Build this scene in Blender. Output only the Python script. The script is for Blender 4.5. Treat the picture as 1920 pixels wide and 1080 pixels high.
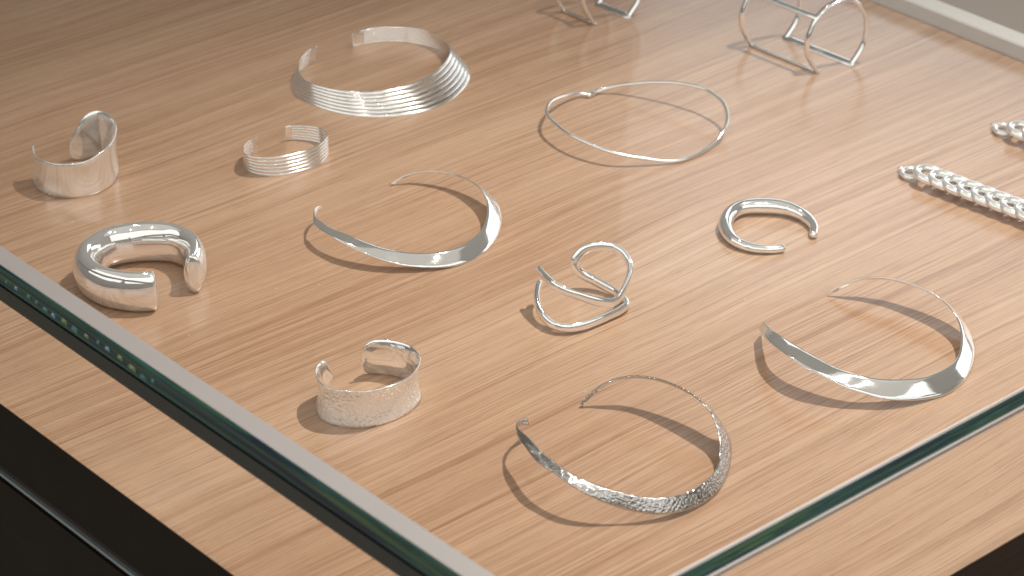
import bpy, bmesh, math, random
from mathutils import Vector, Matrix
random.seed(7)
scene = bpy.context.scene
for o in list(bpy.data.objects):
    bpy.data.objects.remove(o)
COL = scene.collection
MM = 0.001

# ------------------------------------------------------------------ camera
cam_d = bpy.data.cameras.new('Camera')
cam = bpy.data.objects.new('Camera', cam_d)
COL.objects.link(cam)
scene.camera = cam
PITCH = math.radians(29.4)
CAM_DIST = 1.8
cam.location = (0, -CAM_DIST * math.cos(PITCH), CAM_DIST * math.sin(PITCH))
cam.rotation_euler = (math.pi / 2 - PITCH, 0, 0)
cam_d.sensor_width = 36.0
cam_d.lens = 5128.0 / 1920.0 * 36.0
cam_d.clip_start = 0.05
cam_d.clip_end = 60
cam_d.dof.use_dof = True
cam_d.dof.focus_distance = 1.74
cam_d.dof.aperture_fstop = 11.0
cam_d.dof.aperture_blades = 9

# ------------------------------------------------------------------ light of the shop
world = bpy.data.worlds.new('World')
scene.world = world
world.use_nodes = True
bg = world.node_tree.nodes['Background']
bg.inputs['Color'].default_value = (1.0, 0.90, 0.80, 1)
bg.inputs['Strength'].default_value = 0.16

def lamp(name, kind, loc, target, energy, color=(1, 1, 1), **kw):
    d = bpy.data.lights.new(name, kind)
    d.energy = energy
    d.color = color
    for k, v in kw.items():
        setattr(d, k, v)
    o = bpy.data.objects.new(name, d)
    COL.objects.link(o)
    o.location = loc
    o.rotation_euler = (Vector(target) - Vector(loc)).to_track_quat('-Z', 'Y').to_euler()
    return o

# ceiling spot that throws the crisp shadows towards the left
lamp('key_spot', 'SPOT', (0.74, 0.30, 1.95), (0.14, -0.12, 0), 196, (1.0, 0.95, 0.89),
     shadow_soft_size=0.03, spot_size=math.radians(42), spot_blend=1.0)
# second ceiling spot of the row, further left and weaker
lamp('row_spot', 'SPOT', (-0.35, 0.75, 2.0), (-0.2, 0.0, 0), 12, (1.0, 0.94, 0.87),
     shadow_soft_size=0.04, spot_size=math.radians(40), spot_blend=1.0)
for sx, sy in ((0.25, -0.95), (-0.60, -0.70), (0.95, -0.45)):
    lamp('row_spot', 'SPOT', (sx, sy, 2.2), (0, 0, 0), 7, (1.0, 0.95, 0.88),
         shadow_soft_size=0.02, spot_size=math.radians(60), spot_blend=0.8)
# the shop window beyond the case
lamp('far_window', 'AREA', (0.711, 2.839, 1.335), (0.283, 0.187, 0.0), 4.2, (0.86, 0.94, 1.0),
     shape='RECTANGLE', size=1.0, size_y=0.85)
for wx, wy in ((-2.36, -1.10), (-0.23, -2.60), (1.99, -1.67)):  # unseen area lamps added round the front to pale the silver
    lamp('near_fill', 'AREA', (wx, wy, 1.5), (0, 0, 0.05), 18, (1.0, 0.985, 0.965),
         shape='RECTANGLE', size=2.9, size_y=1.8)
lamp('low_fill', 'AREA', (2.1, 2.1, 0.55), (0.1, 0.1, 0.05), 12, (0.98, 0.99, 1.0),  # unseen low lamp added to whiten the collars' right flanks
     shape='RECTANGLE', size=2.5, size_y=0.9)
# pale ceiling
lamp('ceiling_panel', 'AREA', (0.0, -0.9, 2.5), (0.0, -0.899, 0), 20, (1.0, 0.95, 0.89),
     shape='RECTANGLE', size=5.0, size_y=4.0)

scene.view_settings.view_transform = 'Standard'
scene.view_settings.look = 'None'
scene.view_settings.gamma = 1.0
scene.view_settings.exposure = 0.0
scene.cycles.use_denoising = True
scene.cycles.max_bounces = 10
scene.cycles.glossy_bounces = 6
scene.cycles.transparent_max_bounces = 16
scene.cycles.sample_clamp_indirect = 4.0
scene.cycles.caustics_reflective = True
scene.cycles.blur_glossy = 0.3

# measured rims and centre lines of the pieces, millimetres
DATA = {
    'C': ([(9.16,-181.75,13.00),(4.69,-192.18,18.00),(2.80,-200.70,20.50),(4.73,-209.67,22.00),(10.13,-221.42,24.00),(17.78,-239.84,25.50),(27.61,-253.22,25.00),(38.29,-262.50,23.00),(50.80,-267.67,20.50),(65.19,-269.69,17.00),(77.93,-268.17,13.50),(91.76,-263.46,11.00),(104.08,-254.37,9.50),(115.04,-239.67,8.50),(120.36,-225.81,8.20),(122.42,-213.29,10.00),(122.37,-204.97,13.50),(121.21,-196.56,17.00),(118.70,-189.81,20.50),(113.49,-181.31,23.50),(104.64,-170.26,25.00),(93.82,-159.45,24.50),(82.79,-151.11,23.00),(71.51,-146.89,21.00),(60.07,-146.12,17.50),(51.50,-146.24,12.50),(44.80,-147.87,6.50),(41.93,-148.89,2.60)],[(9.71,-186.71,11.00),(4.03,-194.97,16.00),(2.88,-209.12,20.00),(4.15,-220.00,22.00),(7.34,-229.15,23.50),(14.09,-245.88,24.00),(23.94,-257.52,23.50),(34.61,-267.61,21.00),(47.15,-272.23,16.00),(62.52,-273.00,9.50),(77.90,-273.11,6.00),(92.61,-268.79,3.40),(105.86,-259.53,1.50),(116.71,-246.99,0.20),(124.42,-230.42,0.20),(129.44,-208.25,1.20),(129.88,-193.58,4.00),(127.21,-184.96,8.00),(122.40,-180.50,13.00),(116.25,-171.19,16.00),(105.95,-160.87,18.00),(94.52,-152.27,19.00),(83.12,-145.88,18.70),(71.77,-142.16,17.00),(60.70,-143.23,14.50),(52.55,-144.48,9.50),(46.30,-147.12,4.00),(42.98,-146.44,0.40)]),
    'B': ([(161.65,-60.21,9.00),(163.41,-80.65,16.00),(166.45,-96.92,21.00),(175.07,-113.03,22.70),(185.19,-123.02,21.20),(195.45,-130.85,19.00),(204.07,-135.89,17.80),(214.66,-139.36,16.20),(227.49,-139.22,14.00),(241.53,-136.41,12.50),(254.07,-131.67,11.00),(266.50,-121.21,10.00),(274.96,-110.26,9.30),(279.38,-99.81,9.50),(282.19,-87.77,11.00),(283.20,-78.28,13.00),(282.72,-68.69,15.00),(279.67,-58.90,17.50),(274.71,-49.53,19.00),(266.51,-39.37,20.00),(257.22,-30.27,19.80),(245.94,-21.45,18.70),(235.11,-16.44,17.00),(225.03,-13.44,14.00),(216.70,-12.47,9.80),(210.38,-10.85,5.00),(206.83,-10.97,2.40)],[(156.64,-69.95,9.00),(157.95,-90.84,15.50),(161.08,-106.66,20.00),(169.53,-124.36,22.00),(180.40,-136.07,19.50),(190.87,-141.55,17.00),(201.43,-146.21,13.50),(213.15,-148.26,10.00),(226.70,-149.95,6.80),(240.74,-147.48,4.00),(255.28,-141.54,1.60),(268.32,-133.37,0.30),(279.35,-120.08,0.20),(287.43,-102.46,0.30),(291.57,-87.69,1.20),(292.28,-77.55,2.80),(291.37,-66.46,5.00),(287.29,-53.77,8.00),(280.35,-42.02,11.00),(270.04,-30.78,13.50),(259.51,-22.80,14.50),(247.49,-15.22,14.00),(235.94,-11.46,13.00),(226.14,-9.76,10.50),(217.84,-10.37,7.40),(211.52,-10.22,3.20),(206.56,-11.02,0.20)]),
    'A': ([(-129.09,93.83,9.50),(-130.36,92.31,12.50),(-132.92,88.58,14.00),(-134.79,80.25,15.00),(-133.35,70.50,15.60),(-129.55,63.76,16.00),(-123.09,53.49,16.50),(-110.99,43.22,16.60),(-98.84,36.55,14.80),(-86.84,31.86,12.40),(-74.97,30.22,10.60),(-63.13,29.58,9.60),(-51.35,31.50,9.00),(-39.61,37.19,8.60),(-30.24,46.70,8.40),(-22.42,59.96,8.50),(-18.52,72.08,9.30),(-16.99,83.02,10.80),(-16.89,92.15,12.40),(-17.93,100.50,14.00),(-20.46,109.73,15.00),(-25.48,119.56,15.00),(-33.05,130.49,14.20),(-44.01,140.67,13.00),(-56.64,146.53,11.60),(-68.43,149.25,9.00),(-77.63,148.34,6.00),(-82.67,147.43,3.00),(-85.59,146.21,1.00)],[(-129.25,93.69,7.00),(-130.42,93.23,10.00),(-132.61,87.68,12.00),(-134.24,75.41,13.00),(-134.08,63.26,14.00),(-130.38,54.60,15.00),(-123.06,45.45,15.40),(-113.00,35.26,14.60),(-100.05,27.20,11.80),(-87.33,22.85,8.80),(-74.74,20.96,5.80),(-62.19,21.32,3.80),(-48.89,23.76,2.00),(-36.38,29.37,0.70),(-24.64,39.31,0.20),(-16.00,53.43,0.20),(-9.68,71.62,0.40),(-7.16,88.62,1.40),(-7.68,100.89,3.20),(-9.84,108.83,5.50),(-13.97,115.25,7.70),(-22.30,126.70,9.00),(-32.36,137.09,9.80),(-43.96,144.93,9.80),(-56.77,150.01,8.80),(-68.12,151.73,6.80),(-76.87,149.47,4.30),(-81.48,148.33,1.60),(-84.40,147.40,0.20)]),
    'W': [(58.81,291.91,2.20),(50.01,290.59,3.50),(41.09,282.27,6.00),(33.04,269.89,9.00),(27.85,257.04,11.50),(25.33,240.59,13.50),(26.87,226.79,14.50),(33.03,212.85,14.70),(41.25,200.49,14.20),(54.39,187.81,13.00),(69.19,179.16,10.80),(82.50,177.32,8.00),(95.08,178.22,5.50),(107.70,179.49,3.00),(118.75,182.61,1.80),(129.18,189.54,1.40),(138.97,199.05,1.80),(148.00,209.77,4.00),(153.96,218.86,8.00),(157.11,230.00,12.00),(156.79,239.44,15.00),(154.28,248.05,17.50),(148.80,256.86,19.00),(142.40,264.84,19.50),(133.34,271.97,19.00),(123.38,279.24,17.50),(112.43,284.93,15.50),(102.26,289.86,13.00),(91.14,294.21,10.00),(80.81,297.51,7.00),(69.47,297.72,4.00),(62.41,295.58,2.40)],
    'T': [(181.57,49.39,2.72),(176.25,48.00,2.83),(169.44,47.72,3.11),(162.73,48.73,3.39),(156.17,52.01,3.74),(150.35,57.92,4.20),(146.92,66.02,4.68),(145.61,76.21,5.05),(147.21,87.13,5.07),(150.68,95.71,5.09),(156.35,102.28,5.23),(163.50,105.18,5.47),(171.64,105.58,5.65),(180.30,105.08,5.65),(188.26,103.15,5.35),(195.43,98.84,4.88),(201.21,92.31,4.28),(204.85,84.84,3.69),(206.15,77.20,3.22),(204.96,69.40,2.86)],
    'TR': [2.72,2.83,3.11,3.39,3.74,4.20,4.68,5.05,5.07,5.09,5.23,5.47,5.65,5.65,5.35,4.88,4.28,3.69,3.22,2.86],
    'F': [(-231.69,-28.03,28.50),(-237.28,-29.13,28.50),(-243.39,-29.13,28.50),(-251.21,-27.56,28.50),(-261.69,-23.30,28.50),(-270.29,-16.17,28.50),(-275.59,-8.18,28.50),(-278.10,0.68,28.50),(-278.15,9.61,28.50),(-275.24,18.13,28.50),(-268.32,28.05,28.50),(-257.29,34.05,28.50),(-243.44,36.73,28.50),(-229.13,35.55,28.50),(-219.91,30.21,28.50),(-213.64,22.75,28.50),(-209.90,12.88,28.50),(-208.74,2.30,28.50),(-209.46,-6.58,28.50)],
    'L': ([(-336.67,155.14,27.37),(-335.60,147.90,26.96),(-332.37,140.19,25.80),(-325.90,133.00,26.02),(-317.03,127.58,26.46),(-305.12,125.64,27.14),(-294.82,129.06,28.20),(-286.54,135.42,30.99),(-280.90,144.98,33.22),(-278.91,156.25,34.66),(-279.18,167.02,36.10),(-282.66,178.38,36.61),(-288.67,186.39,37.08),(-295.24,191.08,36.75),(-301.20,187.62,36.49),(-306.35,185.73,31.53),(-311.17,185.13,23.69),(-315.10,185.28,15.97),(-317.16,186.13,8.90),(-316.73,187.20,3.43)],[(-338.66,157.57,0.00),(-337.54,150.21,0.00),(-333.99,142.32,0.00),(-327.94,135.07,0.00),(-319.05,129.61,0.00),(-307.37,127.67,0.00),(-296.36,131.17,0.00),(-287.79,137.81,0.00),(-282.10,147.64,0.00),(-279.93,159.16,0.00),(-280.13,170.20,0.00),(-282.22,181.75,0.00),(-287.12,189.93,0.00),(-293.64,194.66,0.00),(-298.73,191.17,0.00),(-303.66,188.70,0.00),(-307.61,187.27,0.00),(-310.66,186.65,0.00),(-312.35,186.86,0.00),(-312.99,187.47,0.00)]),
    'H': ([(-93.45,-115.54,13.50),(-92.75,-116.06,18.50),(-91.32,-115.83,22.50),(-88.62,-114.54,25.40),(-84.68,-112.32,25.80),(-77.97,-112.32,25.80),(-71.20,-113.90,25.80),(-64.36,-117.85,25.80),(-58.92,-125.05,25.80),(-56.26,-134.14,25.80),(-57.23,-143.79,25.80),(-61.21,-153.33,25.80),(-67.49,-161.53,25.80),(-75.74,-167.79,25.80),(-84.05,-171.52,25.80),(-92.45,-172.76,25.80),(-100.28,-172.14,25.80),(-108.23,-169.65,25.80),(-114.43,-164.04,25.80),(-117.88,-155.86,25.80),(-119.01,-148.25,25.80),(-118.13,-141.22,25.80),(-115.59,-136.44,25.40),(-113.39,-133.80,22.50),(-112.10,-130.47,17.00),(-111.76,-129.39,13.00)],[(-93.50,-114.65,11.00),(-93.33,-111.39,5.50),(-92.33,-109.10,1.20),(-89.39,-109.08,0.00),(-85.44,-109.47,0.00),(-78.63,-110.52,0.00),(-71.76,-113.12,0.00),(-65.54,-117.28,0.00),(-60.28,-123.74,0.00),(-56.88,-132.07,0.00),(-56.22,-140.96,0.00),(-60.43,-151.03,0.00),(-66.76,-159.50,0.00),(-75.71,-166.79,0.00),(-84.40,-170.84,0.00),(-93.83,-172.43,0.00),(-102.42,-171.21,0.00),(-109.82,-168.02,0.00),(-116.11,-161.85,0.00),(-119.00,-153.53,0.00),(-119.60,-146.01,0.00),(-118.50,-139.06,0.00),(-116.47,-133.98,0.00),(-114.18,-131.06,1.50),(-112.51,-129.70,6.00),(-111.84,-129.39,10.50)]),
    'V': ([(-150.33,356.47,12.50),(-156.27,348.57,12.70),(-160.48,334.65,13.00),(-161.83,318.99,13.20),(-160.29,305.70,13.50),(-156.41,293.31,14.00),(-149.54,284.41,14.30),(-140.39,278.20,14.60),(-128.80,272.10,15.00),(-114.96,269.48,15.00),(-101.30,270.06,15.00),(-87.78,274.72,15.00),(-75.56,282.33,15.00),(-64.62,294.14,15.00),(-54.92,309.96,15.00),(-48.72,328.10,14.60),(-46.73,343.72,14.20),(-49.63,359.66,13.60),(-57.77,375.18,13.00),(-69.81,386.68,12.70),(-83.07,392.03,12.60),(-97.54,393.22,12.50),(-109.23,390.65,12.50),(-118.15,385.43,12.40),(-124.11,379.28,12.30)],[(-151.05,356.86,0.00),(-158.51,346.07,0.00),(-164.18,334.78,-0.00),(-167.32,322.68,0.00),(-167.79,311.30,0.00),(-164.93,299.44,0.00),(-157.82,287.70,0.00),(-145.68,274.63,0.00),(-131.37,265.13,0.00),(-114.88,259.42,0.00),(-97.41,257.99,0.00),(-80.12,261.13,0.00),(-64.13,268.00,0.00),(-50.06,281.00,0.00),(-39.70,299.44,0.00),(-33.39,318.78,-0.00),(-32.32,333.86,0.00),(-36.06,352.22,0.00),(-46.07,368.68,0.00),(-62.01,381.24,0.00),(-79.30,389.80,-0.00),(-95.81,392.35,0.00),(-108.47,390.12,0.00),(-117.86,385.99,0.00),(-123.62,383.14,0.00)]),
    'S': ([(-184.19,197.12,13.00),(-188.64,190.14,13.50),(-191.17,179.16,14.00),(-189.67,167.62,14.70),(-183.84,161.99,15.00),(-173.61,160.27,15.20),(-164.25,162.12,15.20),(-155.07,166.49,15.00),(-145.97,172.87,15.00),(-138.20,181.91,14.50),(-133.45,192.38,14.00),(-132.89,201.02,13.50),(-136.05,209.17,13.00),(-142.15,215.16,12.50),(-150.25,217.99,12.20),(-158.22,218.68,12.00),(-164.15,216.46,12.00)],[(-184.92,203.21,0.00),(-189.16,192.94,0.00),(-191.69,183.03,0.00),(-190.66,173.73,0.00),(-184.22,165.30,0.00),(-173.15,161.11,0.00),(-162.49,161.89,0.00),(-153.23,165.82,0.00),(-144.07,171.88,0.00),(-136.49,181.16,0.00),(-132.92,191.86,0.00),(-132.85,201.04,0.00),(-136.01,209.20,0.00),(-142.59,215.22,0.00),(-150.70,217.97,0.00),(-158.75,219.62,0.00),(-164.54,218.52,0.00)]),
    'X': [(17.77,-25.68,27.50),(22.21,-36.56,27.80),(28.01,-45.52,27.00),(36.32,-48.67,24.00),(45.40,-47.66,20.00),(54.55,-45.70,16.00),(62.40,-41.53,12.50),(67.83,-36.10,11.50),(72.03,-28.60,14.50),(75.32,-20.81,19.00),(76.71,-14.58,24.00),(73.79,-7.20,28.00),(67.56,-1.89,30.50),(59.13,0.90,31.00),(50.65,1.43,29.50),(45.57,1.00,26.50),(41.48,-0.49,21.00),(42.41,-0.79,14.50),(46.75,-0.32,10.00),(53.74,-1.90,6.80),(61.45,-7.43,5.00),(67.66,-13.53,4.20),(72.49,-21.50,4.00),(74.35,-28.73,3.90),(70.45,-35.52,3.90),(63.59,-41.85,3.90),(56.06,-48.41,3.90),(45.41,-56.35,4.00),(34.93,-59.90,4.30),(26.28,-57.31,5.20),(20.79,-50.99,7.00),(17.23,-42.75,9.50),(15.96,-33.97,12.30),(16.56,-26.81,14.30),(17.65,-22.49,15.50)],
}

# ------------------------------------------------------------------ helpers
AX = math.radians(41.3)
EB = Vector((math.cos(AX), math.sin(AX), 0))      # along the grain
EA = Vector((-math.sin(AX), math.cos(AX), 0))     # along the left edge of the case

def W(b, a, z):
    return EB * b + EA * a + Vector((0, 0, z))

def tag(o, label=None, cat=None, group=None, kind=None):
    if label: o['label'] = label
    if cat: o['category'] = cat
    if group: o['group'] = group
    if kind: o['kind'] = kind
    return o

def mesh_obj(name, verts, faces, mat, parent=None, smooth=True):
    me = bpy.data.meshes.new(name)
    me.from_pydata([tuple(v) for v in verts], [], faces)
    bm = bmesh.new()
    bm.from_mesh(me)
    bmesh.ops.recalc_face_normals(bm, faces=bm.faces)
    for f in bm.faces:
        f.smooth = smooth
        if len(f.verts) > 20:            # flat cut ends stay crisp
            f.smooth = False
            for e in f.edges:
                e.smooth = False
    bm.to_mesh(me)
    bm.free()
    me.materials.append(mat)
    o = bpy.data.objects.new(name, me)
    COL.objects.link(o)
    if parent:
        o.parent = parent
        o.matrix_parent_inverse = Matrix.Translation(-parent.location)
    return o

def empty(name, loc):
    o = bpy.data.objects.new(name, None)
    COL.objects.link(o)
    o.location = loc
    o.empty_display_size = 0.01
    return o

def catmull(pts, n, closed=False):
    """resample control points to n points spaced evenly along a Catmull-Rom curve"""
    P = [Vector(p) for p in pts]
    m = len(P)
    fine = []
    segs = m if closed else m - 1
    for i in range(segs):
        if closed:
            p0, p1, p2, p3 = P[i - 1], P[i], P[(i + 1) % m], P[(i + 2) % m]
        else:
            p1, p2 = P[i], P[i + 1]
            p0 = P[i - 1] if i else p1 * 2 - p2
            p3 = P[i + 2] if i + 2 < m else p2 * 2 - p1
        for k in range(12):
            t = k / 12
            fine.append(0.5 * ((2 * p1) + (p2 - p0) * t + (2 * p0 - 5 * p1 + 4 * p2 - p3) * t * t
                               + (3 * p1 - p0 - 3 * p2 + p3) * t ** 3))
    fine.append(P[0].copy() if closed else P[-1].copy())
    L = [0.0]
    for i in range(1, len(fine)):
        L.append(L[-1] + (fine[i] - fine[i - 1]).length)
    out, j = [], 0
    cnt = n if closed else n - 1
    for q in range(n):
        d = L[-1] * q / cnt
        while j < len(L) - 2 and L[j + 1] < d:
            j += 1
        t = (d - L[j]) / max(1e-9, L[j + 1] - L[j])
        out.append(fine[j].lerp(fine[j + 1], min(1, t)))
    return out

def resample_pair(A, B, n):
    pts6 = [Vector(tuple(a) + tuple(b)) if False else (a, b) for a, b in zip(A, B)]
    # one shared parameter for both rims, spaced by the mid line
    mids = [(Vector(a) + Vector(b)) / 2 for a, b in pts6]
    L = [0.0]
    for i in range(1, len(mids)):
        L.append(L[-1] + (mids[i] - mids[i - 1]).length)
    def at(P, d):
        i = 0
        while i < len(L) - 2 and L[i + 1] < d:
            i += 1
        t = (d - L[i]) / max(1e-9, L[i + 1] - L[i])
        p1, p2 = Vector(P[i]), Vector(P[i + 1])
        s = L[i + 1] - L[i]
        m1 = ((p2 - Vector(P[i - 1])) / (L[i + 1] - L[i - 1]) if i else (p2 - p1) / s) * s
        m2 = ((Vector(P[i + 2]) - p1) / (L[i + 2] - L[i]) if i + 2 < len(P) else (p2 - p1) / s) * s
        t2, t3 = t * t, t ** 3
        return p1 * (2 * t3 - 3 * t2 + 1) + m1 * (t3 - 2 * t2 + t) + p2 * (-2 * t3 + 3 * t2) + m2 * (t3 - t2)
    ra = [at(A, L[-1] * q / (n - 1)) for q in range(n)]
    rb = [at(B, L[-1] * q / (n - 1)) for q in range(n)]
    return ra, rb

def smooth_line(P, it):
    for _ in range(it):
        P = [P[0]] + [(P[i - 1] + P[i] * 2 + P[i + 1]) / 4 for i in range(1, len(P) - 1)] + [P[-1]]
    return P

def ribbon(name, A, B, mat, parent=None, n=160, m=9, thick=1.2, outer=lambda u, v: 0.0,
           inner=None, soft=6, lift=0.0, lining=None):
    """a bent strip between an upper rim A and a lower rim B, with real thickness and rounded rims"""
    ra, rb = resample_pair(A, B, n)
    ra, rb = smooth_line(ra, soft), smooth_line(rb, soft)
    cen = sum(((a + b) / 2 for a, b in zip(ra, rb)), Vector((0, 0, 0))) / n
    verts, ring = [], None
    nors = []
    for i in range(n):
        j0, j1 = max(0, i - 1), min(n - 1, i + 1)
        tan = ((ra[j1] + rb[j1]) - (ra[j0] + rb[j0])).normalized()
        nors.append(tan.cross(rb[i] - ra[i]).normalized())
    for i in range(1, n):
        if nors[i].dot(nors[i - 1]) < 0:
            nors[i] = -nors[i]
    i = n // 2
    if sum(nors[k].dot(((ra[k] + rb[k]) / 2 - cen) * Vector((1, 1, 0))) for k in range(n)) < 0:
        nors = [-q for q in nors]
    for i in range(n):
        a, b = ra[i], rb[i]
        nor = nors[i]
        v = i / (n - 1)
        sec = []
        th = thick(v) if callable(thick) else thick
        for k in range(m):
            u = k / (m - 1)
            sec.append(a.lerp(b, u) + nor * (outer(u, v) + th * (0.5 if 0 < k < m - 1 else 0.32)))
        sec.append(b + (b - a).normalized() * th * 0.22)
        for k in range(m - 1, -1, -1):
            u = k / (m - 1)
            off = (inner(u, v) if inner else outer(u, v))
            sec.append(a.lerp(b, u) + nor * (off - th * (0.5 if 0 < k < m - 1 else 0.32)))
        sec.append(a + (a - b).normalized() * th * 0.22)
        ring = len(sec)
        verts += [(p + Vector((0, 0, lift))) * MM for p in sec]
    faces = []
    for i in range(n - 1):
        for k in range(ring):
            k2 = (k + 1) % ring
            faces.append((i * ring + k, i * ring + k2, (i + 1) * ring + k2, (i + 1) * ring + k))
    # ends, quads across the strip
    for base in (0, (n - 1) * ring):
        half = m
        top = base + ring - 1
        for k in range(m - 1):
            o1, o2 = base + k, base + k + 1
            i1, i2 = base + 2 * m - k, base + 2 * m - k - 1
            faces.append((o1, o2, i2, i1))
        faces.append((top, base, base + 2 * m))
        faces.append((base + m - 1, base + m, base + m + 1))
    zmin = min(v.z for v in verts)
    if zmin < 0.0001:
        verts = [v + Vector((0, 0, 0.0001 - zmin)) if v.z < 0.02 or True else v for v in verts]
    o = mesh_obj(name, verts, faces, mat, parent)
    if lining:
        o.data.materials.append(lining)
        for fi, poly in enumerate(o.data.polygons):
            if fi < (n - 1) * ring and fi % ring >= m:
                poly.material_index = 1
    return o

def tube(name, pts, rad, mat, parent=None, n=120, seg=14, closed=False, ref=None, rb=None, cap=True, scale=MM):
    """a rod along pts; rad across the reference direction, rb along it (both may vary)"""
    P = catmull(pts, n, closed)
    verts = []
    R = rad if callable(rad) else (lambda v: rad)
    RB = R if rb is None else (rb if callable(rb) else (lambda v: rb))
    up = None
    rows = []
    for i in range(n):
        if closed:
            t = (P[(i + 1) % n] - P[i - 1]).normalized()
        else:
            t = (P[min(n - 1, i + 1)] - P[max(0, i - 1)]).normalized()
        if ref is not None:
            rv = ref(P[i]) if callable(ref) else Vector(ref)
            s = (rv - t * rv.dot(t)).normalized()
        else:
            if up is None:
                up = Vector((0, 0, 1)) if abs(t.z) < 0.9 else Vector((1, 0, 0))
            s = (up - t * up.dot(t)).normalized()
            up = s
        q = t.cross(s)
        v = i / (n - 1)
        rows.append((P[i], t, s, q, v))
    def ringpts(c, s, q, a, b):
        return [(c + q * (a * math.cos(2 * math.pi * k / seg)) + s * (b * math.sin(2 * math.pi * k / seg))) * scale
                for k in range(seg)]
    seq = []
    if not closed and cap:
        c, t, s, q, v = rows[0]
        for f in (0.25, 0.6, 0.87):
            seq.append(ringpts(c - t * R(0) * float(cap) * (1 - f * f) ** 0.5, s, q, R(0) * f, RB(0) * f))
    for c, t, s, q, v in rows:
        seq.append(ringpts(c, s, q, R(v), RB(v)))
    if not closed and cap:
        c, t, s, q, v = rows[-1]
        for f in (0.87, 0.6, 0.25):
            seq.append(ringpts(c + t * R(1) * float(cap) * (1 - f * f) ** 0.5, s, q, R(1) * f, RB(1) * f))
    for r in seq:
        verts += r
    N = len(seq)
    faces = []
    for i in range(N if closed else N - 1):
        i2 = (i + 1) % N
        for k in range(seg):
            k2 = (k + 1) % seg
            faces.append((i * seg + k, i * seg + k2, i2 * seg + k2, i2 * seg + k))
    if not closed:
        faces.append(tuple(range(seg)))
        faces.append(tuple((N - 1) * seg + k for k in range(seg)))
    return mesh_obj(name, verts, faces, mat, parent)

def slab(name, b0, b1, a0, a1, z0, z1, mat, parent=None, bevel=0.0, shear=None):
    """box aligned with the case, corners given along the grain (b) and along the left edge (a)"""
    vs = [W(b, a, z) for z in (z0, z1) for (b, a) in ((b0, a0), (b1, a0), (b1, a1), (b0, a1))]
    fs = [(0, 3, 2, 1), (4, 5, 6, 7), (0, 1, 5, 4), (1, 2, 6, 5), (2, 3, 7, 6), (3, 0, 4, 7)]
    o = mesh_obj(name, vs, fs, mat, parent, smooth=False)
    if bevel:
        bm = bmesh.new()
        bm.from_mesh(o.data)
        bmesh.ops.bevel(bm, geom=list(bm.edges), offset=bevel, segments=2, affect='EDGES', profile=0.6)
        bm.to_mesh(o.data)
        bm.free()
    return o

def extrude_profile(name, prof, a0, a1, mat, parent=None, axis='A'):
    """profile points (across, z) drawn out along one edge of the case"""
    vs = []
    for a in (a0, a1):
        for (c, z) in prof:
            vs.append(W(c, a, z) if axis == 'A' else W(a, c, z))
    k = len(prof)
    fs = [(i, (i + 1) % k, k + (i + 1) % k, k + i) for i in range(k)]
    fs += [tuple(range(k)), tuple(range(k, 2 * k))]
    return mesh_obj(name, vs, fs, mat, parent, smooth=False)

# ------------------------------------------------------------------ materials
def new_mat(name):
    m = bpy.data.materials.new(name)
    m.use_nodes = True
    nt = m.node_tree
    p = nt.nodes['Principled BSDF']
    return m, nt, p

def N(nt, t, **kw):
    n = nt.nodes.new(t)
    for k, v in kw.items():
        setattr(n, k, v)
    return n

def ramp(nt, src, stops, interp='LINEAR'):
    r = N(nt, 'ShaderNodeValToRGB')
    r.color_ramp.interpolation = interp
    el = r.color_ramp.elements
    while len(el) < len(stops):
        el.new(0.5)
    for e, (pos, c) in zip(el, stops):
        e.position = pos
        e.color = c if len(c) == 4 else (*c, 1)
    nt.links.new(src, r.inputs[0])
    return r.outputs[0]

def mixc(nt, fac, a, b, mode='MIX'):
    m = N(nt, 'ShaderNodeMix', data_type='RGBA', blend_type=mode)
    if isinstance(fac, (int, float)):
        m.inputs[0].default_value = fac
    else:
        nt.links.new(fac, m.inputs[0])
    for inp, v in ((m.inputs[6], a), (m.inputs[7], b)):
        if isinstance(v, tuple):
            inp.default_value = (*v, 1)
        else:
            nt.links.new(v, inp)
    return m.outputs[2]

def grain_coords(nt, scale, rot=-AX):
    tc = N(nt, 'ShaderNodeTexCoord')
    mp = N(nt, 'ShaderNodeMapping')
    mp.inputs['Rotation'].default_value = (0, 0, rot)
    nt.links.new(tc.outputs['Object'], mp.inputs['Vector'])
    # slow sideways wander of the fibres
    wn = N(nt, 'ShaderNodeTexNoise')
    wn.inputs['Scale'].default_value = 2.6
    wn.inputs['Detail'].default_value = 2
    nt.links.new(mp.outputs[0], wn.inputs['Vector'])
    sub = N(nt, 'ShaderNodeVectorMath', operation='SUBTRACT')
    nt.links.new(wn.outputs['Color'], sub.inputs[0])
    sub.inputs[1].default_value = (0.5, 0.5, 0.5)
    sc = N(nt, 'ShaderNodeVectorMath', operation='MULTIPLY')
    nt.links.new(sub.outputs[0], sc.inputs[0])
    sc.inputs[1].default_value = (0.0, 0.030, 0.0)
    add = N(nt, 'ShaderNodeVectorMath', operation='ADD')
    nt.links.new(mp.outputs[0], add.inputs[0])
    nt.links.new(sc.outputs[0], add.inputs[1])
    return add.outputs[0]

def stretched(nt, vec, s, off=(0, 0, 0)):
    mp = N(nt, 'ShaderNodeMapping')
    mp.inputs['Scale'].default_value = s
    mp.inputs['Location'].default_value = off
    nt.links.new(vec, mp.inputs['Vector'])
    return mp.outputs[0]

def noise(nt, vec, scale=1.0, detail=4, rough=0.55, dist=0.0):
    n = N(nt, 'ShaderNodeTexNoise')
    n.inputs['Scale'].default_value = scale
    n.inputs['Detail'].default_value = detail
    n.inputs['Roughness'].default_value = rough
    n.inputs['Distortion'].default_value = dist
    nt.links.new(vec, n.inputs['Vector'])
    return n.outputs['Fac']

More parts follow.
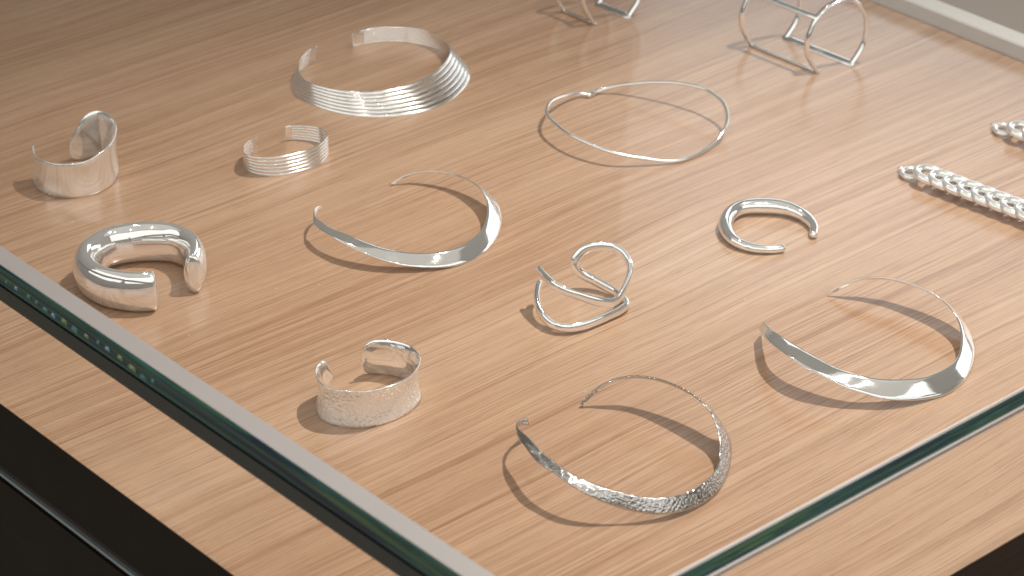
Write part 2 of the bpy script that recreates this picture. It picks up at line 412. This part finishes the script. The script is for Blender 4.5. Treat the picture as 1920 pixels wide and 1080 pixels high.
def wood_material():
    m, nt, p = new_mat('oak_veneer')
    v = grain_coords(nt, 1)
    broad = noise(nt, stretched(nt, v, (0.9, 8, 1)), 1, 3, 0.5)
    bands = noise(nt, stretched(nt, v, (0.7, 62, 1), (3, 1, 0)), 1, 3, 0.6)
    rings = noise(nt, stretched(nt, v, (0.9, 150, 1), (7, 5, 0)), 1, 2, 0.5)
    lines = noise(nt, stretched(nt, v, (1.6, 330, 1), (17, 3, 0)), 1, 2, 0.5)
    gate = noise(nt, stretched(nt, v, (1.5, 14, 1), (2, 8, 0)), 1, 2, 0.5)
    fib = noise(nt, stretched(nt, v, (16, 1000, 1), (1, 9, 0)), 1, 4, 0.7)
    pores = noise(nt, stretched(nt, v, (36, 1500, 1), (4, 2, 0)), 1, 2, 0.5)
    base = ramp(nt, broad, [(0.30, (0.392, 0.238, 0.145)), (0.5, (0.438, 0.281, 0.181)), (0.72, (0.482, 0.325, 0.218))])
    b2 = ramp(nt, bands, [(0.30, (0.78, 0.70, 0.64)), (0.45, (0.95, 0.93, 0.91)), (0.58, (1.02, 1.02, 1.02)), (0.75, (1.07, 1.08, 1.10))])
    c = mixc(nt, 0.55, base, b2, 'MULTIPLY')
    # thin late-wood lines that run on for decimetres, stronger in some strips than in others
    r2 = ramp(nt, rings, [(0.30, (0.80, 0.73, 0.67)), (0.40, (0.97, 0.96, 0.95)), (0.455, (0.74, 0.65, 0.58)), (0.50, (1, 1, 1)), (0.60, (1.04, 1.05, 1.06)), (0.66, (0.84, 0.78, 0.73)), (0.72, (1.02, 1.02, 1.02))])
    l2 = ramp(nt, lines, [(0.34, (0.74, 0.65, 0.58)), (0.44, (0.98, 0.97, 0.96)), (0.56, (1.03, 1.03, 1.04)), (0.66, (0.90, 0.86, 0.83))])
    gf = ramp(nt, gate, [(0.36, (0.22,) * 3), (0.62, (0.85,) * 3)])
    c = mixc(nt, gf, c, mixc(nt, 1.0, c, r2, 'MULTIPLY'))
    c = mixc(nt, 0.65, c, l2, 'MULTIPLY')
    f2 = ramp(nt, fib, [(0.32, (0.74, 0.68, 0.63)), (0.5, (1, 1, 1)), (0.70, (1.09, 1.10, 1.11))])
    c = mixc(nt, 0.9, c, f2, 'MULTIPLY')
    p2 = ramp(nt, pores, [(0.30, (0.62, 0.53, 0.46)), (0.38, (1, 1, 1))])
    c = mixc(nt, 0.8, c, p2, 'MULTIPLY')
    nt.links.new(c, p.inputs['Base Color'])
    p.inputs['Roughness'].default_value = 0.48
    p.inputs['Specular IOR Level'].default_value = 0.2
    p.inputs['Coat Weight'].default_value = 0.85
    p.inputs['Coat Roughness'].default_value = 0.22
    p.inputs['Coat IOR'].default_value = 1.6
    return m

def dark_wood_material():
    m, nt, p = new_mat('dark_stained_wood')
    v = grain_coords(nt, 1)
    n1 = noise(nt, stretched(nt, v, (3, 3, 140)), 1, 4, 0.6)
    c = ramp(nt, n1, [(0.35, (0.010, 0.006, 0.004)), (0.6, (0.030, 0.017, 0.011)), (0.75, (0.055, 0.032, 0.021))])
    nt.links.new(c, p.inputs['Base Color'])
    p.inputs['Roughness'].default_value = 0.5
    p.inputs['Specular IOR Level'].default_value = 0.2
    return m

def silver(name, rough=0.07, hammer=0.0, hscale=900, tint=(0.94, 0.935, 0.92), wave=0.0, metal=0.9):
    m, nt, p = new_mat(name)
    p.inputs['Metallic'].default_value = metal
    tc = N(nt, 'ShaderNodeTexCoord')
    n = noise(nt, tc.outputs['Object'], 160, 3, 0.6)
    r = ramp(nt, n, [(0.3, (rough * 0.7,) * 3), (0.7, (rough * 1.35,) * 3)])
    nt.links.new(r, p.inputs['Roughness'])
    p.inputs['Base Color'].default_value = (*tint, 1)
    bmp = N(nt, 'ShaderNodeBump')
    if hammer:
        vo = N(nt, 'ShaderNodeTexVoronoi', feature='SMOOTH_F1')
        vo.inputs['Scale'].default_value = hscale
        vo.inputs['Smoothness'].default_value = 0.35
        nt.links.new(tc.outputs['Object'], vo.inputs['Vector'])
        bmp.inputs['Strength'].default_value = hammer
        bmp.inputs['Distance'].default_value = 0.0010
        nt.links.new(vo.outputs['Distance'], bmp.inputs['Height'])
    else:
        n2 = noise(nt, tc.outputs['Object'], 70, 2, 0.5)
        bmp.inputs['Strength'].default_value = 0.10 + wave
        bmp.inputs['Distance'].default_value = 0.0006
        nt.links.new(n2, bmp.inputs['Height'])
    nt.links.new(bmp.outputs[0], p.inputs['Normal'])
    return m

def pane_material(name, tint, ior=1.45, gain=1.0):
    m = bpy.data.materials.new(name)
    m.use_nodes = True
    nt = m.node_tree
    nt.nodes.clear()
    out = N(nt, 'ShaderNodeOutputMaterial')
    tr = N(nt, 'ShaderNodeBsdfTransparent')
    tr.inputs[0].default_value = (*tint, 1)
    gl = N(nt, 'ShaderNodeBsdfGlossy')
    gl.inputs['Roughness'].default_value = 0.015
    lw = N(nt, 'ShaderNodeLayerWeight')
    lw.inputs['Blend'].default_value = 0.5
    pw = N(nt, 'ShaderNodeMath', operation='POWER')
    nt.links.new(lw.outputs['Facing'], pw.inputs[0])
    pw.inputs[1].default_value = 5.0
    mu = N(nt, 'ShaderNodeMath', operation='MULTIPLY_ADD')     # Schlick reflectance of clear glass
    nt.links.new(pw.outputs[0], mu.inputs[0])
    mu.inputs[1].default_value = 0.96 * gain
    mu.inputs[2].default_value = 0.04 * gain
    mx = N(nt, 'ShaderNodeMixShader')
    nt.links.new(mu.outputs[0], mx.inputs[0])
    nt.links.new(tr.outputs[0], mx.inputs[1])
    nt.links.new(gl.outputs[0], mx.inputs[2])
    nt.links.new(mx.outputs[0], out.inputs[0])
    return m

def plain(name, col, rough=0.5, metal=0.0, spec=0.5, coat=0.0, vary=0.15):
    m, nt, p = new_mat(name)
    p.inputs['Base Color'].default_value = (*col, 1)
    p.inputs['Roughness'].default_value = rough
    p.inputs['Metallic'].default_value = metal
    p.inputs['Specular IOR Level'].default_value = spec
    p.inputs['Coat Weight'].default_value = coat
    tc = N(nt, 'ShaderNodeTexCoord')
    n = noise(nt, tc.outputs['Object'], 45, 3, 0.6)
    r = ramp(nt, n, [(0.3, (rough * (1 - vary),) * 3), (0.7, (min(1, rough * (1 + vary)),) * 3)])
    nt.links.new(r, p.inputs['Roughness'])
    return m

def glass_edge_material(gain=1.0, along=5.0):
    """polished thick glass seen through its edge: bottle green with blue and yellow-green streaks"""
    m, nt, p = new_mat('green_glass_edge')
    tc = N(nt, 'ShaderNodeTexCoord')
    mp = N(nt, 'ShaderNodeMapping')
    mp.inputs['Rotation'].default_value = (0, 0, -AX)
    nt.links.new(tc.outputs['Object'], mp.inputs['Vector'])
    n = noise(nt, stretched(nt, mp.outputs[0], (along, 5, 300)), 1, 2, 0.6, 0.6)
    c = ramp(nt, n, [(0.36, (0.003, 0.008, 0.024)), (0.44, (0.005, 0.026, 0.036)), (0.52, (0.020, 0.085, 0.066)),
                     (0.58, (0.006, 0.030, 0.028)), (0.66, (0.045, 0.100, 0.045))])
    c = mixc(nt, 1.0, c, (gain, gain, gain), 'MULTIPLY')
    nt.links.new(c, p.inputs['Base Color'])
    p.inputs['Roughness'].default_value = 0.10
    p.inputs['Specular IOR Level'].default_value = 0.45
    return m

WOOD = wood_material()
DARK = dark_wood_material()
SILVER = silver('polished_silver', 0.085)
SATIN = silver('satin_silver', 0.16)
WAVY = silver('blown_silver', 0.05, wave=0.25, metal=0.82)
SOFT = silver('soft_silver', 0.065, metal=0.78)
RIBBON = silver('ribbon_silver', 0.07, metal=0.86)
HAMMER = silver('hammered_silver', 0.22, hammer=0.5, hscale=560, metal=0.62)
HAMMER2 = silver('planished_silver', 0.13, hammer=0.48, hscale=640, tint=(0.56, 0.54, 0.525), metal=1.0)  # tint darkened for the dark surroundings mirrored in the front collar
CHAIN = silver('bright_silver', 0.12, metal=0.72)
FRAME = silver('frame_silver', 0.12, metal=1.0)
PANE = pane_material('clear_glass', (0.985, 0.99, 0.985), gain=0.16)
SIDE = pane_material('clear_side_glass', (0.97, 0.975, 0.97), gain=0.25)
TRIM = plain('satin_aluminium', (0.43, 0.405, 0.39), 0.45, 0.55, vary=0.02)
EDGE = glass_edge_material()
EDGE_LIT = glass_edge_material(1.9, 9.0)  # brighter copy of the edge glass, light put into its colour
GASKET = plain('black_green_seal', (0.012, 0.020, 0.020), 0.35)
LEDGE = plain('grey_blue_glass_lip', (0.55, 0.65, 0.68), 0.18, 0.9)
BLACK = plain('unlit_black', (0.007, 0.006, 0.005), 0.55, spec=0.12, vary=0.03)  # dark counter wood out of the light, shade put into the colour
FLOORM = plain('brown_shop_floor', (0.72, 0.60, 0.49), 0.6)
RAIL = plain('grey_painted_rail', (0.56, 0.53, 0.49), 0.5)

# ------------------------------------------------------------------ the counter and the case
B0, B1, A0, A1 = -0.330, 0.531, -0.404, 0.86
floor = mesh_obj('floor', [(-8, -8, -0.95), (8, -8, -0.95), (8, 8, -0.95), (-8, 8, -0.95)], [(0, 1, 2, 3)], FLOORM, None, False)
tag(floor, 'brown shop floor far below behind the display case', 'floor', kind='structure')
board = slab('display_board', B0, B1, A0, A1, -0.0008, 0.0, WOOD)
tag(board, 'warm light oak veneer board with straight grain under the jewellery', 'board', kind='structure')
plinth = slab('counter_plinth', B0 + 0.001, B1 + 0.0165, A0 + 0.001, A1, -0.90, -0.0010, DARK)
tag(plinth, 'nearly black stained wooden counter carrying the oak board', 'counter', kind='structure')
slab('upper_shade_sheet', B0 + 0.0002, B0 + 0.0009, A0 + 0.003, A1, -0.050, -0.0012, BLACK, plinth)  # black sheet added over the plinth's unlit left side
extrude_profile('glass_lip', [(B0 + 0.0009, -0.0540), (B0 - 0.0012, -0.0545), (B0 - 0.0018, -0.0556), (B0 - 0.0012, -0.0570), (B0 + 0.0009, -0.0575)], A0 + 0.003, A1, LEDGE, plinth)
slab('lower_shade_sheet', B0 - 0.001, B0 + 0.0009, A0 + 0.003, A1, -0.40, -0.0605, BLACK, plinth)

case = empty('glass_case', W(B0, A0, 0))
tag(case, 'glass display case with thick green polished top edges over the jewellery', 'display case')
ZT0, ZT1 = 0.0890, 0.1030
slab('top_pane', B0 + 0.0140, B1, A0 + 0.0012, A1, ZT0 + 0.001, ZT1 - 0.0005, PANE, case)
# left edge: satin strip on top, green bevelled edge, dark seal below it
slab('edge_strip', B0 + 0.0012, B0 + 0.0138, A0 + 0.001, A1, ZT0 + 0.002, ZT1, TRIM, case, bevel=0.0006)
extrude_profile('polished_edge', [(B0 + 0.0010, ZT1 - 0.0006), (B0 - 0.0004, ZT1 - 0.0016), (B0 - 0.0012, ZT0 + 0.0025), (B0, ZT0 + 0.0006), (B0 + 0.0010, ZT0 + 0.0006)], A0, A1, EDGE, case)
slab('seal', B0 - 0.0010, B0 + 0.0020, A0 + 0.001, A1, ZT0 - 0.0100, ZT0 + 0.0002, GASKET, case)
# right edge: polished edge between two pale arrises
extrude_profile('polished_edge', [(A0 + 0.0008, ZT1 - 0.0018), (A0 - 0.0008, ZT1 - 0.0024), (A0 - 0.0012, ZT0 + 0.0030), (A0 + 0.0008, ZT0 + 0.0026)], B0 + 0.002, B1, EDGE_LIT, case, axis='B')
extrude_profile('arris', [(A0 + 0.0008, ZT1 - 0.0013), (A0 + 0.0000, ZT1 - 0.0014), (A0 - 0.0008, ZT1 - 0.0022), (A0 + 0.0008, ZT1 - 0.0016)], B0 + 0.014, B1, TRIM, case, axis='B')
extrude_profile('arris', [(A0 + 0.0008, ZT0 + 0.0024), (A0 - 0.0012, ZT0 + 0.0028), (A0 - 0.0024, ZT0 + 0.0020), (A0 - 0.0020, ZT0 - 0.0006), (A0 + 0.0008, ZT0 - 0.0006)], B0 + 0.002, B1, TRIM, case, axis='B')
# upright panes
slab('front_pane', B0 + 0.0004, B0 + 0.0044, A0 + 0.006, A1, 0.0004, ZT0 - 0.0102, SIDE, case)
slab('side_pane', B0 + 0.006, B1, A0 + 0.0004, A0 + 0.0044, 0.0004, ZT0 - 0.0008, SIDE, case)
# rail along the far side
extrude_profile('base_rail', [(B1 - 0.0005, 0.0002), (B1 - 0.0005, 0.0120), (B1 + 0.0010, 0.0132), (B1 + 0.017, 0.0132), (B1 + 0.017, 0.0002)], A0, A1, RAIL, case)
# lamp glints in the left glass edge, painted as added coloured chips
glint_cols = [(0.16, 0.30, 0.42), (0.08, 0.26, 0.24), (0.17, 0.23, 0.11), (0.05, 0.17, 0.15)]
GLINTS = [plain('painted_glint', c, 0.15, 0.3) for c in glint_cols]
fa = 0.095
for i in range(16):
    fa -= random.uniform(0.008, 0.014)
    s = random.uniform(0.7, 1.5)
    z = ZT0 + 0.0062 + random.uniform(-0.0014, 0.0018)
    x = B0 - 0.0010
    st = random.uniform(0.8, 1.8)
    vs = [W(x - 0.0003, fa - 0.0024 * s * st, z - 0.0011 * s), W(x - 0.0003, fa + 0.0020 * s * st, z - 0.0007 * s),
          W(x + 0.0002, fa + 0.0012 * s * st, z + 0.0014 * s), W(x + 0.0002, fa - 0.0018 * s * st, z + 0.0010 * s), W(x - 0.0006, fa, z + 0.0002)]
    mesh_obj('glint_chip', vs, [(0, 1, 4), (1, 2, 4), (2, 3, 4), (3, 0, 4), (0, 3, 2, 1)], GLINTS[random.randrange(4)], case, False)

# ------------------------------------------------------------------ the jewellery
def dome(h):
    return lambda u, v: h * (1 - (2 * u - 1) ** 2)

# three open collars, widest at the front
o = ribbon('collar', *DATA['A'], SILVER, n=200, m=9, thick=1.1, outer=dome(0.12), soft=5)
tag(o, 'polished silver open collar with a hooked end, right below the ribbed collar', 'collar', 'open silver collars')
o = ribbon('collar', *DATA['B'], SILVER, n=200, m=9, thick=1.2, outer=dome(0.15), soft=5)
tag(o, 'smooth mirror polished open collar nearest the right edge of the case', 'collar', 'open silver collars')
o = ribbon('collar', *DATA['C'], HAMMER2, n=200, m=9, thick=1.2, outer=dome(0.15), soft=5)
tag(o, 'hammered open collar with dark and sparkling dents, nearest the camera', 'collar', 'open silver collars')

# closed wire collar with its small catch
t = empty('wire_collar', Vector(DATA['W'][0]) * MM * Vector((1, 1, 0)))
tag(t, 'thin closed silver wire collar with a wavy outline and small catch', 'collar')
tube('wire', DATA['W'], 1.35, SATIN, t, n=220, seg=12, closed=True)
w0, w1 = Vector(DATA['W'][0]), Vector(DATA['W'][-1])
d = (w1 - w0).normalized()
tube('catch', [w0 - d * 1.5, w0 + d * 1.0, w0 + d * 3.5], 2.0, SATIN, t, n=8, seg=12)
tube('catch_hook', [w0 + d * 3.4, w0 + d * 6, w0 + d * 9], 1.65, SILVER, t, n=8, seg=12)

# round open bangle
TR = DATA['TR']
def tr(v):
    x = v * (len(TR) - 1)
    i = min(len(TR) - 2, int(x))
    return TR[i] + (TR[i + 1] - TR[i]) * (x - i)
tp = [Vector(p) for p in DATA['T']]
o = tube('bangle', tp, tr, SILVER, n=140, seg=28)
tag(o, 'solid round polished open bangle with blunt rounded ends, thicker at the back', 'bangle')

# big hollow cuff with a bulging outside
F = [Vector(p) for p in DATA['F']]
fcen = sum(F, Vector()) / len(F)
PF = []
for p in F:
    q = Vector((p.x - fcen.x, p.y - fcen.y, 0)).normalized()
    PF.append(Vector((p.x, p.y, 0)) + q * 1.3 + Vector((0, 0, 14.3)))
o = tube('puffed_cuff', PF, lambda v: 6.3 + 2.6 * math.sin(math.pi * v), WAVY, n=130, seg=44, ref=(0, 0, 1), rb=14.2, cap=0.3)
tag(o, 'large puffed hollow silver cuff with a wide gap, beside the glass edge', 'cuff')

# tall cuff with one end rising to a rounded tongue
o = ribbon('tongue_cuff', *DATA['L'], SOFT, n=150, m=13, thick=1.8, outer=lambda u, v: -1.2 * (1 - (2 * u - 1) ** 2), soft=5)
tag(o, 'smooth asymmetric cuff whose far end rises into a rounded tongue', 'cuff')

# hammered cuff with a waist
o = ribbon('hammered_cuff', *DATA['H'], HAMMER, lining=SILVER, n=180, m=15, thick=1.3, outer=lambda u, v: -2.0 * (1 - (2 * u - 1) ** 2), soft=3)
tag(o, 'waisted open cuff with finely hammered outside and mirror bright inside', 'cuff')

def wired(name, key, wires, rad, label, cat, spread, flat):
    A, B = DATA[key]
    n = 150
    ra, rb = resample_pair(A, B, n)
    ra, rb = smooth_line(ra, 4), smooth_line(rb, 4)
    base = (ra[0] + rb[0]) / 2
    t = empty(name, Vector((base.x, base.y, 0)) * MM)
    tag(t, label, cat)
    for w in range(wires):
        u = w / (wires - 1)
        pts = []
        for i in range(n):
            v = i / (n - 1)
            h = (ra[i] - rb[i]).length
            edge = rad(v) / h
            q = ra[i].lerp(rb[i], edge + (1 - 2 * edge) * u)
            pts.append(q)
        wid = lambda v, k=[None]: 0
        def half(v):
            i = min(n - 1, int(v * (n - 1)))
            h = (ra[i] - rb[i]).length
            return h / wires * spread(v)
        ref = lambda p, ra=ra, rb=rb, pts=pts: min(((pts[i] - p).length_squared, i) for i in range(n))[1]
        def direction(p):
            i = ref(p)
            return (ra[i] - rb[i])
        tube('wire', pts, flat, SATIN, t, n=n, seg=10, rb=half, ref=direction)
    for i, nm in ((0, 'end_plate'), (n - 1, 'end_plate')):
        j = 4 if i == 0 else n - 5
        sgn = 1 if i == 0 else -1
        Aq = [ra[i + sgn * k] for k in range(0, 5)]
        Bq = [rb[i + sgn * k] for k in range(0, 5)]
        ribbon(nm, Aq, Bq, SATIN, t, n=8, m=5, thick=flat * 2.0, soft=0)
    return t

wired('ribbed_collar', 'V', 7, lambda v: 0.9, 'wide flaring open collar of parallel silver wires, at the back', 'collar',
      lambda v: 0.56 - 0.18 * math.exp(-((v - 0.53) / 0.14) ** 2), 0.5)
wired('ribbed_cuff', 'S', 6, lambda v: 0.9, 'small open cuff of parallel silver wires in front of the ribbed collar', 'cuff',
      lambda v: 0.55 - 0.07 * math.exp(-((v - 0.45) / 0.2) ** 2), 0.5)

# ribbon cuff that crosses over itself
X = [Vector(p) for p in DATA['X']]
xc = sum(X, Vector()) / len(X)
def outward(p):
    q = Vector((p.x - xc.x, p.y - xc.y, 0))
    return q.normalized()
o = tube('crossover_cuff', X, 3.3, RIBBON, n=240, seg=20, ref=outward, rb=2.1)
tag(o, 'open cuff made of one silver ribbon looped and crossed over itself', 'cuff')

# two open frame cuffs at the back
PROF = [(0, 1.0), (-4.8, 8), (-9.3, 17.2), (-10.3, 28.2), (-7.5, 37), (-3.0, 46), (5.0, 52.8), (15, 56.2), (23.6, 56.2), (32.5, 52), (40, 42.7), (43, 32.7), (42.7, 20.5), (39.5, 12), (31.2, 1.0)]
def frame_cuff(o1, o2, label):
    u = Vector((math.cos(math.radians(27)), math.sin(math.radians(27)), 0))
    t = empty('frame_cuff', Vector((o1[0], o1[1], 0)) * MM)
    tag(t, label, 'cuff', 'open frame cuffs')
    o1, o2 = Vector(o1), Vector(o2)
    P1 = [o1 + u * a + Vector((0, 0, z)) for a, z in PROF]
    P2 = [o2 + u * a + Vector((0, 0, z)) for a, z in PROF]
    mid = (o1 + o2) / 2 + u * 16 + Vector((0, 0, 28))
    ax = (o2 - o1).normalized()
    rad = lambda p: ((p - mid) - ax * (p - mid).dot(ax)).normalized()
    for P in (P1, P2):
        tube('hoop', P, 2.6, FRAME, t, n=90, seg=10, ref=rad, rb=1.4)
    for i in (0, 5, len(PROF) - 1):
        tube('bar', [P1[i], P1[i].lerp(P2[i], 0.5), P2[i]], 2.6 if i != 14 else 3.2, FRAME, t, n=8, seg=10, ref=rad, rb=1.4)
    return t
frame_cuff((233.1, 335.5, 0), (187.0, 384.4, 0), 'silver cuff of two bent hoops joined by straight bars, near the grey rail')
frame_cuff((64.9, 426.0, 0), (41.5, 450.8, 0), 'narrower open frame cuff cut off by the top edge of the photo')

# curb chains
def chain(start, direction, count, label, ring_r=7.2):
    d = Vector(direction).normalized()
    s = Vector((-d.y, d.x, 0))
    up = Vector((0, 0, 1))
    st = Vector(start)
    t = empty('chain_bracelet', st * MM)
    tag(t, label, 'bracelet', 'heavy curb chains')
    ring = [st + (d * math.cos(a) + s * math.sin(a)) * ring_r + up * 3.0 for a in [k * math.pi / 8 for k in range(16)]]
    tube('clasp_ring', ring, 2.0, CHAIN, t, n=48, seg=12, closed=True)
    tube('clasp_ball', [st - d * (ring_r + 3.5) + up * 3, st - d * (ring_r + 2.8) + up * 3, st - d * (ring_r + 2.0) + up * 3], 1.7, CHAIN, t, n=6, seg=12)
    L, Bw, Z, r, pitch = 10.4, 9.6, 2.9, 3.0, 12.0
    proto = None
    for k in range(count):
        c = st + d * (ring_r + 9.0 + pitch * k)
        if proto is None:
            pts = []
            for q in range(28):
                a = q * 2 * math.pi / 28
                x = L * math.cos(a) * 1.0
                y = Bw * math.sin(a)
                # each link lies slanted and twisted so that it dives under the next one
                cp, sp = math.cos(0.5), math.sin(0.5)
                pts.append(d * (x * cp - y * sp) + s * (x * sp + y * cp) + up * (r + Z + 0.2 - Z * math.cos(a) * 0.9 + 0.6 * abs(math.sin(a))))
            proto = tube('link', [p for p in pts], r, CHAIN, None, n=56, seg=12, closed=True)
            lk = proto
        else:
            lk = proto.copy()
            COL.objects.link(lk)
        lk.parent = t
        lk.matrix_parent_inverse = Matrix.Identity(4)
        lk.location = (c - st) * MM
    return t
chain((283.7, 160.3, 0), (0.730, -0.683, 0), 11, 'heavy curb chain bracelet with ring clasp, the longer one in view')
chain((360.5, 230.5, 0), (0.730, -0.683, 0), 6, 'heavy curb chain bracelet behind the other chain, cut off by the right edge')

# a little dust on the board, one loose scatter
dv, df = [], []
for i in range(70):
    dp = W(random.uniform(-0.32, 0.50), random.uniform(-0.39, 0.55), 0)
    px, py = dp.x, dp.y
    r = random.uniform(0.00015, 0.00038)
    an = random.uniform(0, 6.28)
    k = len(dv)
    for q in range(4):
        a = an + q * 1.57
        dv.append((px + r * math.cos(a) * (1.6 if q % 2 else 1), py + r * math.sin(a), 0.00008))
    dv.append((px, py, 0.00008 + r * 0.6))
    df += [(k, k + 1, k + 4), (k + 1, k + 2, k + 4), (k + 2, k + 3, k + 4), (k + 3, k, k + 4), (k + 3, k + 2, k + 1, k)]
DUST = plain('pale_lint', (0.72, 0.66, 0.58), 0.9)
dust = mesh_obj('dust', dv, df, DUST, None, False)
tag(dust, 'tiny pale dust specks scattered over the oak board', 'dust', kind='stuff')
